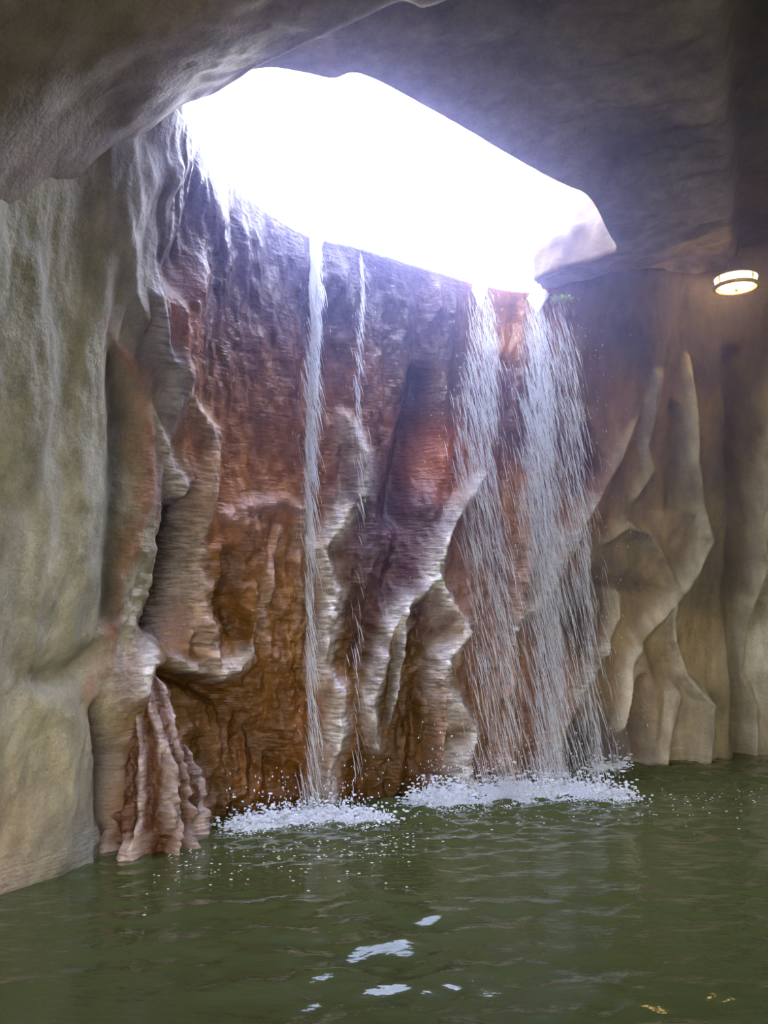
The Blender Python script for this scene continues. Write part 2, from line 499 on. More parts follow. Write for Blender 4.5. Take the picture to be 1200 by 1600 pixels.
# rock and stain colours by place, darkened high on the wet face: x, y, radius, colour
SPLATS = [
    (30, 500, 110, GREY), (110, 500, 90, GREY), (30, 750, 110, GREY), (100, 780, 90, GREY), (40, 1000, 110, GREY), (100, 950, 60, GREY),
    (30, 1200, 90, (.48, .40, .24)), (20, 1330, 60, (.52, .34, .20)), (110, 1200, 60, (.44, .38, .24)), (90, 1290, 50, (.38, .34, .24)),
    (140, 1200, 25, (.25, .25, .25)), (120, 1320, 35, (.24, .25, .24)), (40, 1385, 45, (.28, .28, .27)), (160, 420, 60, (.45, .39, .28)),
    (40, 390, 60, (.40, .37, .30)), (240, 300, 60, (.26, .23, .22)), (130, 330, 60, (.24, .21, .18)), (190, 620, 35, (.30, .2, .11)),
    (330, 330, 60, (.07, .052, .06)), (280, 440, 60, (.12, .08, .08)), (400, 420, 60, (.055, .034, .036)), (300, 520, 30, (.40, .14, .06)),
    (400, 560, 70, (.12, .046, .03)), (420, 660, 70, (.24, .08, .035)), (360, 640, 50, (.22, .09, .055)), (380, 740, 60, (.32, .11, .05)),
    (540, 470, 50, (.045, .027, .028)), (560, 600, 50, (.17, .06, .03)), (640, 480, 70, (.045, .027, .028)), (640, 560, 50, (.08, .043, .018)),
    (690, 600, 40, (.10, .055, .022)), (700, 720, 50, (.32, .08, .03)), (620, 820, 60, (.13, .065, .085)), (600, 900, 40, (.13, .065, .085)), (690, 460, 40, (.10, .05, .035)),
    (470, 900, 50, (.30, .12, .05)), (380, 1000, 60, (.26, .10, .035)), (360, 1150, 80, BROWN), (450, 1150, 70, RUST), (560, 950, 60, BROWN),
    (640, 1150, 60, BROWN), (760, 900, 60, (.30, .15, .10)), (830, 500, 60, (.32, .12, .06)), (800, 640, 60, (.15, .08, .07)), (850, 800, 60, (.30, .11, .05)),
    (800, 1100, 60, (.30, .15, .09)), (900, 620, 50, (.18, .10, .065)), (900, 740, 30, (.20, .05, .03)), (920, 960, 40, (.15, .10, .07)),
    (960, 640, 60, (.30, .19, .115)), (950, 500, 60, (.16, .13, .10)), (1050, 500, 80, (.13, .115, .085)), (1150, 540, 60, (.11, .09, .055)),
    (970, 880, 40, OLIVE), (1020, 800, 60, OLIVE), (1080, 680, 50, OLIVE), (1060, 1000, 60, OLIVE), (980, 1080, 50, (.26, .17, .10)),
    (1020, 1100, 60, (.30, .23, .145)), (1140, 900, 60, (.20, .16, .095)), (1140, 1100, 60, (.22, .17, .09)), (1150, 720, 50, (.20, .16, .09)),
    (235, 1150, 40, (.34, .15, .09)), (200, 1200, 30, (.28, .12, .08)), (240, 1280, 50, (.30, .12, .07)), (290, 1260, 30, (.42, .22, .16)), (210, 1060, 25, (.34, .24, .2)), (290, 960, 30, (.40, .24, .18)),
    (215, 700, 20, (.30, .14, .07)), (200, 850, 18, (.33, .15, .09)), (260, 760, 25, (.38, .28, .24)), (310, 800, 30, (.36, .18, .11)), (290, 880, 25, (.42, .33, .28)), (240, 560, 25, (.26, .22, .24)), (270, 640, 25, (.34, .26, .25)),
    (960, 1150, 35, (.13, .12, .12)), (1210, 800, 50, PALE), (1230, 1050, 60, PALE), (1090, 1150, 40, (.36, .29, .19)),
]

warp = 0.05 * fbm(SS * 2.2, ZZ * 1.6, 0, 3, 5)
s_wl = on_wall(200, 900)[0]
s_wr = on_wall(930, 900)[0]
WET = 1 / (1 + np.exp(-(SS - s_wl) / 0.10)) * 1 / (1 + np.exp((SS - s_wr) / 0.12))
low = np.clip((2.6 - ZZ) / 1.2, 0, 1)
# general unevenness: upright folds high on the wet face, lumps and drapes lower down, soft swellings elsewhere
ROUGHNESS = 0.045 * fbm(SS * 2.6, ZZ * 1.0, 3, 4, 31) + WET * 0.030 * fbm(SS * 7.5, ZZ * 2.2, 1, 4, 41)
ROUGHNESS += WET * low * (0.034 * (1 - 2 * np.abs(fbm(SS * 5.5, ZZ * 4.0, 8, 3, 45))) + 0.012 * fbm(SS * 13, ZZ * 26, 2, 3, 51))
ROUGHNESS += WET * 0.006 * fbm(SS * 22, ZZ * 14, 2, 3, 52) + 0.005 * fbm(SS * 14, ZZ * 9, 4, 3, 61)
KEEP = np.clip((1.0 - v_list[None, :]) / 0.06, 0.15, 1)          # keep the rim where it is


def crest(q):
    """narrow rounded crest with hollowed flanks"""
    return np.exp(-1.55 * (np.sqrt(q * q + 0.10) - 0.316))


WALL = BASE
for rnd in range(3):
    acc = np.zeros((NS, NV))
    dig = np.zeros((NS, NV))
    last = rnd == 2
    if last:
        num = np.zeros((NS, NV, 3)) + np.array(GREY) * 1e-4
        den = np.full((NS, NV), 1e-4)
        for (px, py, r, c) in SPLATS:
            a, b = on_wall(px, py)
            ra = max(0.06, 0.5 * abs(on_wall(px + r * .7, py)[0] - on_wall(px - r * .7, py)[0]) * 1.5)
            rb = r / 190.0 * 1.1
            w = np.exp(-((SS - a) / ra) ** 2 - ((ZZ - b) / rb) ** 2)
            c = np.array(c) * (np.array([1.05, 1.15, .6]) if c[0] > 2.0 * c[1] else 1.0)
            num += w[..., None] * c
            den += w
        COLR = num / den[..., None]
        owner = np.full((NS, NV), -1)
        own_val = np.zeros((NS, NV))
        CRU = np.zeros((NS, NV))
        CRUSTED = np.clip(0.78 + 0.55 * fbm(SS * 9, ZZ * 5, 3.1, 3, 9), 0.1, 1)
    for k, (nm, lab, pts, w, h, c, cs, side) in enumerate(RIBS):
        sl, d, fac = poly_dist(pts)
        d = np.abs(d + warp[sl] * 0.3)
        q = d / (w * fac)
        prof = 0.5 * crest(q) + 0.5 * np.exp(-q * q) if not nm.endswith(('boss', 'fold', 'hump')) else np.exp(-q * q * 0.9)
        hh = (0.62 if side == 'b' else 0.58) * h
        out = hh * fac * prof
        acc[sl] += out ** 3
        if last:
            wc = (np.clip(np.exp(-(q / 1.15) ** 2) * cs * 1.2, 0, 1) * CRUSTED[sl])[..., None]
            COLR[sl] = COLR[sl] * (1 - wc) + np.array(c) * wc
            if sum(c) > 1.0 and side == 'b':
                CRU[sl] = np.maximum(CRU[sl], wc[..., 0])
            m = (d < w * fac) & (out > own_val[sl])
            owner[sl] = np.where(m, k, owner[sl])
            own_val[sl] = np.where(m, out, own_val[sl])
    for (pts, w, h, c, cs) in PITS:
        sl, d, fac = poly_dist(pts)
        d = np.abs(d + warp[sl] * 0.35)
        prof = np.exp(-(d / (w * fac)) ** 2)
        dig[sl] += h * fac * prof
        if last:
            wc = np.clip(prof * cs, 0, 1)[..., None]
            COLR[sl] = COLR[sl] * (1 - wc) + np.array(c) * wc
    DISP = (acc ** (1 / 3.0) - dig + ROUGHNESS) * KEEP
    WALL = BASE + NB * DISP[..., None]
    if not last:
        sightings(WALL)
WET = np.clip(WET + 0.8 * np.exp(-(ZZ / 0.18) ** 2), 0, 1)
COLR = np.clip(COLR * (1 + 0.16 * fbm(SS * 5, ZZ * 2.2, 7, 4, 71))[..., None], 0.01, 0.9)

# lip of the wall and the rock above it, running back (under the opening) or up (behind the roof)
s_open0, s_open1 = on_wall(280, 180)[0] - 0.15, on_wall(860, 470)[0]
op = np.clip(1 / (1 + np.exp(-(s_list - s_open0) / 0.05)) * 1 / (1 + np.exp((s_list - s_open1) / 0.05)), 0, 1)
rows = []
nb_h = NB[:, -1].copy()
nb_h[:, 2] = 0
nb_h /= np.linalg.norm(nb_h, axis=1, keepdims=True)
for q in np.linspace(0, 1, 26)[1:]:
    back = 2.6 * q ** 1.6
    r = WALL[:, -1] - nb_h * (back * op + 0.15 * q * (1 - op))[:, None]
    up_open = 0.05 * math.sqrt(q) - 0.25 * q + 0.0
    r[:, 2] += up_open * op + 1.1 * q * (1 - op)
    r[:, 2] += 0.10 * fbm(r[:, 0] * 2, r[:, 1] * 2, 0, 3, 81) * q * op
    rows.append(r)
TOPR = np.stack(rows, 1)
FULL = np.concatenate([WALL, TOPR], 1)
nt_ = TOPR.shape[1]
COLF = np.concatenate([COLR, np.repeat(COLR[:, -1:], nt_, 1)], 1)
WETF = np.concatenate([WET, np.repeat(WET[:, -1:], nt_, 1)], 1)
CRUF = np.concatenate([CRU, np.repeat(CRU[:, -1:], nt_, 1)], 1).ravel()
NVF = NV + nt_
NRM = grid_normals(FULL)
if ((NRM[:, :NV] * NB).sum(2)).mean() < 0:
    NRM = -NRM
faces = grid_faces(NS, NVF)
if True:
    f0 = faces[len(faces) // 2]
    p = FULL.reshape(-1, 3)[f0]
    nn = np.cross(p[1] - p[0], p[2] - p[0])
    if (nn * NRM.reshape(-1, 3)[f0[0]]).sum() < 0:
        faces = faces[:, ::-1]
ii, jj = np.meshgrid(np.arange(NS - 1), np.arange(NVF - 1), indexing='ij')
ii, jj = ii.ravel(), jj.ravel()


zfac = np.concatenate([v_list * 4.3, np.full(nt_, 4.4)])
wl = sorted((on_wall(*p) for p in [(280, 190), (250, 330), (215, 450), (160, 520), (178, 700), (170, 950), (135, 1100), (150, 1200), (160, 1330)]), key=lambda t: t[1])
wr = sorted((on_wall(*p) for p in [(880, 470), (890, 600), (930, 700), (925, 790), (940, 900), (930, 1000), (925, 1080), (945, 1150), (955, 1200)]), key=lambda t: t[1])
bl = np.interp(zfac, [t[1] for t in wl], [t[0] for t in wl])
br = np.interp(zfac, [t[1] for t in wr], [t[0] for t in wr])
sf = s_list[ii]
region = np.where(sf < bl[jj], 0, np.where(sf > br[jj], 2, 1))
owner_f = np.full(len(faces), -1)
inb = jj < NV - 1
owner_f[inb] = owner[ii[inb], jj[inb]]
vf, nf, cf, wf = FULL.reshape(-1, 3), NRM.reshape(-1, 3), COLF.reshape(-1, 3), WETF.ravel()


def cut(name, mask, parent=None):
    fc = faces[mask]
    used, inv = np.unique(fc, return_inverse=True)
    fc = inv.reshape(fc.shape)
    return mesh_from(name, vf[used], fc, M_WALL, parent, True, nf[used], {'Col': cf[used], 'Wet': wf[used], 'CrustShine': CRUF[used], 'Step': wf[used] * np.clip(1.15 - vf[used][:, 2] / 4.2, .25, 1)})


rib_ok = np.isin(owner_f, [k for k in range(len(RIBS))])
walls = []
for k, (nm, lab) in enumerate([('wall_left', 'smooth grey olive cave wall sloping into the pool'),
                               ('wall_back', 'wet rust brown flowstone wall behind the falling water'),
                               ('wall_right', 'olive brown cave wall with sinuous pale ribs')]):
    w = cut(nm, (region == k) & ~rib_ok)
    tag(w, lab, 'cave wall', kind='structure')
    walls.append(w)
for k, rb in enumerate(RIBS):
    par = walls['lbr'.index(rb[7])]
    mk = owner_f == k
    if mk.sum() > 30:
        o = cut(rb[0], mk, par)
        if rb[1]:
            o['label'] = rb[1]


# lumpy flowstone cone standing at the water edge in front of the corner
def stalagmite(parent):
    foot = at_z(232, 1328, 0) + np.array([0, .10, 0])
    top = at_y(228, 1050, foot[1] + .10)
    nz, na = 150, 150
    t = np.linspace(0, 1, nz)[:, None]
    a = np.linspace(0, 2 * math.pi, na, endpoint=False)[None]
    zz = -0.08 + (top[2] + .10) * t
    prof = (0.37 * (1 - t) ** 0.8 + 0.075) * np.clip((1 - t) * 12, 0, 1) ** .5
    ca, sa = np.cos(a), np.sin(a)
    fing = 1 - np.abs(np.sin(4.0 * a + 1.3 * fbm(ca * 1.5, sa * 1.5, zz * 2.2, 2, 331) + 0.6))            # drapes and fingers
    lump = fbm(ca * 2.4, sa * 2.4, zz * 4.5, 4, 301)
    small = fbm(ca * 5, sa * 5, zz * 14, 3, 311)
    r = prof * (0.80 + 0.20 * (fing - .5) * np.clip(1.3 - t, 0, 1) + 0.20 * lump + 0.09 * small)
    # undercut just above the water between the fingers
    r *= 1 - 0.42 * np.exp(-((zz - 0.02) / 0.12) ** 2) * (1 - fing)
    cx = foot[0] + (top[0] - foot[0]) * t ** 1.2
    cy = foot[1] + (top[1] - foot[1]) * t
    G = np.stack([cx + r * ca, cy + r * sa * 0.9, zz + 0 * a], 2)
    pale = np.clip(fing * 1.35 - 0.35 + 0.55 * lump, 0, 1)[..., None] * 0.85  # crust and highlights painted pale along the fingers, dark between
    col = np.array((.13, .050, .020)) * (1 - pale) + np.array((.66, .50, .43)) * pale
    col = col * (1 + .2 * fbm(ca * 5, sa * 5, zz * 5, 3, 321))[..., None]
    f = []
    for i in range(nz - 1):
        for k in range(na):
            k2 = (k + 1) % na
            f.append((i * na + k, i * na + k2, (i + 1) * na + k2, (i + 1) * na + k))
    o = mesh_from('stalagmite', G.reshape(-1, 3), np.array(f), M_WALL, parent, True, None,
                  {'Col': np.clip(col, .01, .9).reshape(-1, 3), 'Wet': np.ones(nz * na), 'CrustShine': pale.ravel() * .6, 'Step': np.ones(nz * na)})
    o['label'] = 'pinkish lumpy flowstone cone at the water edge'


stalagmite(walls[1])


# ------------------------------------------------------------------ roof: two slabs of rock around the opening
def slab(name, pairs, nu, nr, thick, bulge, col_fn, seed, rough_amp=0.05, flare=0.35, lip=None, zpow=1.0, whole_rim=False):
    both = catmull([np.concatenate([a, b]) for a, b in pairs], nu)
    e, o = both[:, :3], both[:, 3:]
    r = np.linspace(0, 1, nr) ** 1.35
    G = e[:, None] * (1 - r[None, :, None]) + o[:, None] * r[None, :, None]
    G[..., 2] = e[:, None, 2] + (o - e)[:, None, 2] * (r ** zpow)[None]
    G[..., 2] += bulge(G, r[None, :]) + rough_amp * fbm(G[..., 0] * 1.3, G[..., 1] * 1.3, 0, 4, seed) * np.clip(r * 6, 0.1, 1)[None]
    G[..., 2] += 0.012 * fbm(G[..., 0] * 7, G[..., 1] * 7, 0, 4, seed + 3) * np.clip(r * 20, 0.3, 1)[None]
    # rounded rim and the upper side
    out = o - e
    out[:, 2] = 0
    out /= np.linalg.norm(out, axis=1, keepdims=True)
    rim = []
    for q in np.linspace(0, 1, 14)[1:]:
        rr = e + out * (flare * q ** 1.5)[..., None] if False else e + out * (flare * q * q)
        rr = rr.copy()
        low = 1 / (1 + np.exp(-(e[:, 1] - 6.0) / .15)) * (e[:, 0] > .8) if whole_rim else 0
        rr[:, 2] += (thick * (1 - low) + 0.8 * low) * q
        amp = (0.11 if whole_rim else 0.05) * math.sin(min(1, q * 2) * math.pi / 2)
        rr += out * (amp * fbm(rr[:, 0] * 3, rr[:, 1] * 3, rr[:, 2] * 5, 3, seed + 9))[:, None]
        rim.append(rr)
    top = []
    for q in np.linspace(0, 1, 8)[1:]:
        t_ = rim[-1] * (1 - q) + (o + np.array([0, 0, thick + .6])) * q
        top.append(t_)
    rim = np.stack(rim[::1] + top, 1)[:, ::-1]
    G = np.concatenate([rim, G], 1)
    nv = G.shape[1]
    V_ = G.reshape(-1, 3)
    fc = grid_faces(nu, nv)
    N_ = grid_normals(G)
    # roof faces look down
    if N_[nu // 2, -4, 2] > 0:
        fc = fc[:, ::-1]
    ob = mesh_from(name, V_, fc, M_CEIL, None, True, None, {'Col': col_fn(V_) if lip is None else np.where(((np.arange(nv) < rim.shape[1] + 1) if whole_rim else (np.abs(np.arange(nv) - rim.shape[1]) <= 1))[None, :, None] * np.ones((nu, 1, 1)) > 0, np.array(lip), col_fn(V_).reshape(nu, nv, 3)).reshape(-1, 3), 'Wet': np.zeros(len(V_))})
    return tag(ob, kind='structure', cat='cave roof')


def near_col(P):
    n = fbm(P[:, 0] * 1.5, P[:, 1] * 1.5, P[:, 2], 4, 91)[:, None]
    return np.clip(np.array((.33, .28, .245)) * (1 + .35 * n) + np.array((.02, .0, .03)) * np.clip(n, 0, 1), .02, 1)


def far_col(P):
    n = fbm(P[:, 0] * 1.2, P[:, 1] * 2.2, P[:, 2], 4, 95)[:, None]
    c = np.array((.28, .24, .21)) * (1 + .5 * n)
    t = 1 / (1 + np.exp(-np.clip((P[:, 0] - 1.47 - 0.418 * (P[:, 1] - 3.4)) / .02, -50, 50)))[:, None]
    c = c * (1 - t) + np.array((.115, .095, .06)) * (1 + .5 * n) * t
    return np.clip(c, .02, 1)


zn = 4.3
near_pairs = [
    (at_z(285, 190, zn - .02), (-2.3, 6.3, 3.0)),
    (at_z(274, 165, zn), (-2.7, 5.4, 2.6)),
    (at_z(330, 148, zn), (-2.9, 4.6, 1.8)),
    (at_z(366, 127, zn), (-3.0, 3.8, .8)),
    (at_z(400, 103, zn), (-3.1, 2.8, .6)),
    (at_z(460, 77, zn), (-3.2, 1.6, 1.3)),
    (at_z(520, 49, zn), (-3.2, 0.0, 2.5)),
    (at_z(580, 22, zn), (-3.2, -2.5, 2.6)),
    (at_z(626, 3, zn), (-2.6, -8.0, 2.7)),
    (at_z(645, 7, zn), (-1.5, -8.0, 2.7)),
    (at_z(662, 13, zn), (-0.8, -8.0, 2.7)),
    (at_z(700, 0, zn), (0.5, -8.0, 2.7)),
    (at_z(800, -70, zn), (2.0, -8.0, 2.7)),
    ((1.8, 2.2, zn), (4.0, -8.0, 2.7)),
    ((4.0, 1.6, zn), (6.0, -8.0, 2.7)),
    ((8.0, 1.2, zn), (9.0, -8.0, 2.7)),
]
ceil_near = slab('ceiling', near_pairs, 260, 90, 1.3, lambda G, r: 0.0 * r, near_col, 101, 0.07, lip=(.5, .46, .44), zpow=1.6)  # pale lip colour imitates light grazing the slab edge
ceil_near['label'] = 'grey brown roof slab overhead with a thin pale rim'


def far_bulge(G, r):
    b = 0.10 * np.sin(np.clip(r, 0, 1) * math.pi)
    # long ripples across the roof
    b = b + 0.036 * fbm(G[..., 0] * 1.5, G[..., 1] * 5 + G[..., 0] * 1.4, 0, 3, 120) * np.clip(r * 8, 0, 1)
    # the roof steps up along one straight seam
    seam = G[..., 0] - 1.47 - 0.418 * (G[..., 1] - 3.4)
    b = b + 0.24 / (1 + np.exp(-seam / 0.012)) * np.clip(r * 8, 0, 1)
    return b


zu = 4.62
far_pairs = [
    (at_z(310, 92, zu), (-2.4, 2.6, 4.9)),
    (at_z(372, 108, zu), (-2.2, 2.0, 4.9)),
    (at_z(402, 107, zu), (-2.0, 1.6, 4.9)),
    (at_z(432, 105, zu), (-1.6, 1.4, 4.9)),
    (at_z(472, 112, zu), (-1.2, 1.2, 4.9)),
    (at_z(520, 121, zu), (-0.6, 1.0, 4.9)),
    (at_z(548, 113, zu), (0.0, 0.9, 4.9)),
    (at_z(580, 120, zu), (0.8, 0.8, 4.9)),
    (at_z(622, 141, zu), (1.6, 0.7, 4.9)),
    (at_z(680, 175, zu - .02), (2.6, 0.6, 4.9)),
    (at_z(742, 210, zu - .04), (4.0, 0.8, 4.9)),
    (at_z(800, 245, zu - .08), (5.6, 1.6, 4.9)),
    (at_z(852, 275, zu - .12), (7.2, 3.2, 4.9)),
    (at_z(886, 291, zu - .15), (8.0, 4.6, 4.9)),
    (at_z(914, 302, zu - .18), (8.2, 6.0, 4.9)),
    (at_z(932, 325, zu - .20), (8.0, 7.4, 4.95)),
    (at_z(950, 362, zu - .22), (7.6, 8.6, 4.95)),
    (at_z(963, 392, zu - .24), (6.4, 9.6, 4.95)),
    (at_z(930, 408, zu - .26), (5.2, 9.9, 4.95)),
    (at_z(880, 421, zu - .29), (4.0, 9.9, 4.9)),
    (at_z(834, 440, zu - .31), (2.6, 9.9, 4.8)),
]
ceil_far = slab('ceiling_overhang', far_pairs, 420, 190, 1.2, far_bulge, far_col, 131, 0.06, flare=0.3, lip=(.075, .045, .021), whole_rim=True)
ceil_far['label'] = 'dark upper roof slab with rippled underside right of the opening'

# ------------------------------------------------------------------ pool
def water_material():
    m, nt, b = new_mat('green_pool_water')
    N, Lk = nt.nodes, nt.links
    b.inputs['Base Color'].default_value = (0.066, 0.080, 0.024, 1)
    b.inputs['Roughness'].default_value = 0.06
    b.inputs['IOR'].default_value = 1.33
    tc = N.new('ShaderNodeTexCoord')
    mp = N.new('ShaderNodeMapping')
    mp.inputs['Scale'].default_value = (6, 14, 1)
    Lk.new(tc.outputs['Object'], mp.inputs['Vector'])
    n = N.new('ShaderNodeTexNoise')
    n.inputs['Scale'].default_value = 1.6
    n.inputs['Detail'].default_value = 3
    Lk.new(mp.outputs['Vector'], n.inputs['Vector'])
    bp = N.new('ShaderNodeBump')
    bp.inputs['Strength'].default_value = 0.16
    bp.inputs['Distance'].default_value = 0.03
    Lk.new(n.outputs['Fac'], bp.inputs['Height'])
    Lk.new(bp.outputs['Normal'], b.inputs['Normal'])
    return m


M_WATER = water_material()
FOAM_LINES = [
    [at_z(370, 1296, 0), at_z(440, 1284, 0), at_z(510, 1276, 0), at_z(585, 1284, 0)],
    [at_z(660, 1256, 0), at_z(740, 1248, 0), at_z(830, 1243, 0), at_z(900, 1240, 0), at_z(970, 1246, 0)],
    [at_z(925, 1204, 0), at_z(965, 1196, 0)],
]


def dist_lines(x, y, lines):
    best = np.full(np.shape(x), 1e9)
    for ln in lines:
        for a, b in zip(ln[:-1], ln[1:]):
            v = b[:2] - a[:2]
            t = np.clip(((x - a[0]) * v[0] + (y - a[1]) * v[1]) / (v @ v), 0, 1)
            best = np.minimum(best, np.hypot(x - a[0] - t * v[0], y - a[1] - t * v[1]))
    return best


wx = np.concatenate([np.arange(-4, -2.4, .2), np.arange(-2.4, 4.6, .022), np.arange(4.6, 9, .2)])
wy = np.concatenate([np.arange(-12, 1.8, .12), np.arange(1.8, 9.2, .018), np.arange(9.2, 10.6, .2)])
WX, WY = np.meshgrid(wx, wy, indexing='ij')
dF = dist_lines(WX, WY, FOAM_LINES)
amp = 0.55 + 1.5 * np.exp(-(dF / 0.9) ** 2)
wz = 0.0 * WX
chop = np.exp(-(dF / 1.0) ** 2)
for k in range(46):
    long_ = k < 16
    ang = RNG.normal(math.pi / 2, 0.5 if long_ else 0.75)
    lam = RNG.uniform(0.25, 0.6) if long_ else RNG.uniform(0.085, 0.24)
    kk = 2 * math.pi / lam
    ph = RNG.uniform(0, 6.28)
    a_ = (0.0062 * lam) if long_ else 0.0066 * lam * (0.75 + 1.5 * chop)
    wz += a_ * np.sin(kk * (WX * math.cos(ang) + WY * math.sin(ang)) + ph + 1.5 * noise3(WX * .9, WY * .9, k, 3))
wz *= 0.7 + 0.6 * fbm(WX * .9, WY * 1.2, 5, 2, 8)
wz += 0.006 * np.exp(-(dF / 0.3) ** 2) * fbm(WX * 9, WY * 14, 2, 3, 77)
WV = np.stack([WX, WY, wz], 2).reshape(-1, 3)
fcw = grid_faces(len(wx), len(wy))
pool = mesh_from('pool_water', WV, fcw, M_WATER, None, True)
tag(pool, 'murky green rippled pool water at the foot of the cave walls', 'water', kind='structure')

# ------------------------------------------------------------------ falling water
def falling_material():
    m, nt, b = new_mat('falling_water')
    N, Lk = nt.nodes, nt.links
    b.inputs['Base Color'].default_value = (0.95, 0.95, 0.97, 1)
    b.inputs['Roughness'].default_value = 0.25
    b.inputs['IOR'].default_value = 1.33
    tr = N.new('ShaderNodeBsdfTranslucent')
    tr.inputs['Color'].default_value = (0.95, 0.95, 0.97, 1)
    mx = N.new('ShaderNodeMixShader')
    mx.inputs[0].default_value = 0.5
    Lk.new(b.outputs[0], mx.inputs[1])
    Lk.new(tr.outputs[0], mx.inputs[2])
    Lk.new(mx.outputs[0], nt.nodes['Material Output'].inputs['Surface'])
    return m


M_FALL = falling_material()


def strands(P0, P1, rad, rings=5, sides=4, bend=None):
    """tapered threads of water from P0 to P1"""
    n = len(P0)
    t = np.linspace(0, 1, rings)
    prof = np.array([0.12, 0.8, 1.0, 0.75, 0.1])
    ax = P1 - P0
    ax /= np.linalg.norm(ax, axis=1, keepdims=True) + 1e-9
    s = np.cross(ax, np.array([0.3, 1.0, 0.1]))
    s /= np.linalg.norm(s, axis=1, keepdims=True) + 1e-9
    u = np.cross(ax, s)
    V_ = np.zeros((n, rings, sides, 3))
    for i in range(rings):
        c = P0 * (1 - t[i]) + P1 * t[i]
        if bend is not None:
            c = c + bend * math.sin(t[i] * math.pi)
        for k in range(sides):
            a = 2 * math.pi * k / sides
            V_[:, i, k] = c + (s * math.cos(a) + u * math.sin(a)) * (rad * prof[i])[:, None]
    f = []
    for i in range(rings - 1):
        for k in range(sides):
            k2 = (k + 1) % sides
            f.append((i * sides + k, i * sides + k2, (i + 1) * sides + k2, (i + 1) * sides + k))
    f = np.array(f)
    F_ = (f[None] + (np.arange(n) * rings * sides)[:, None, None]).reshape(-1, 4)
    return V_.reshape(-1, 3), F_


G9 = 9.81


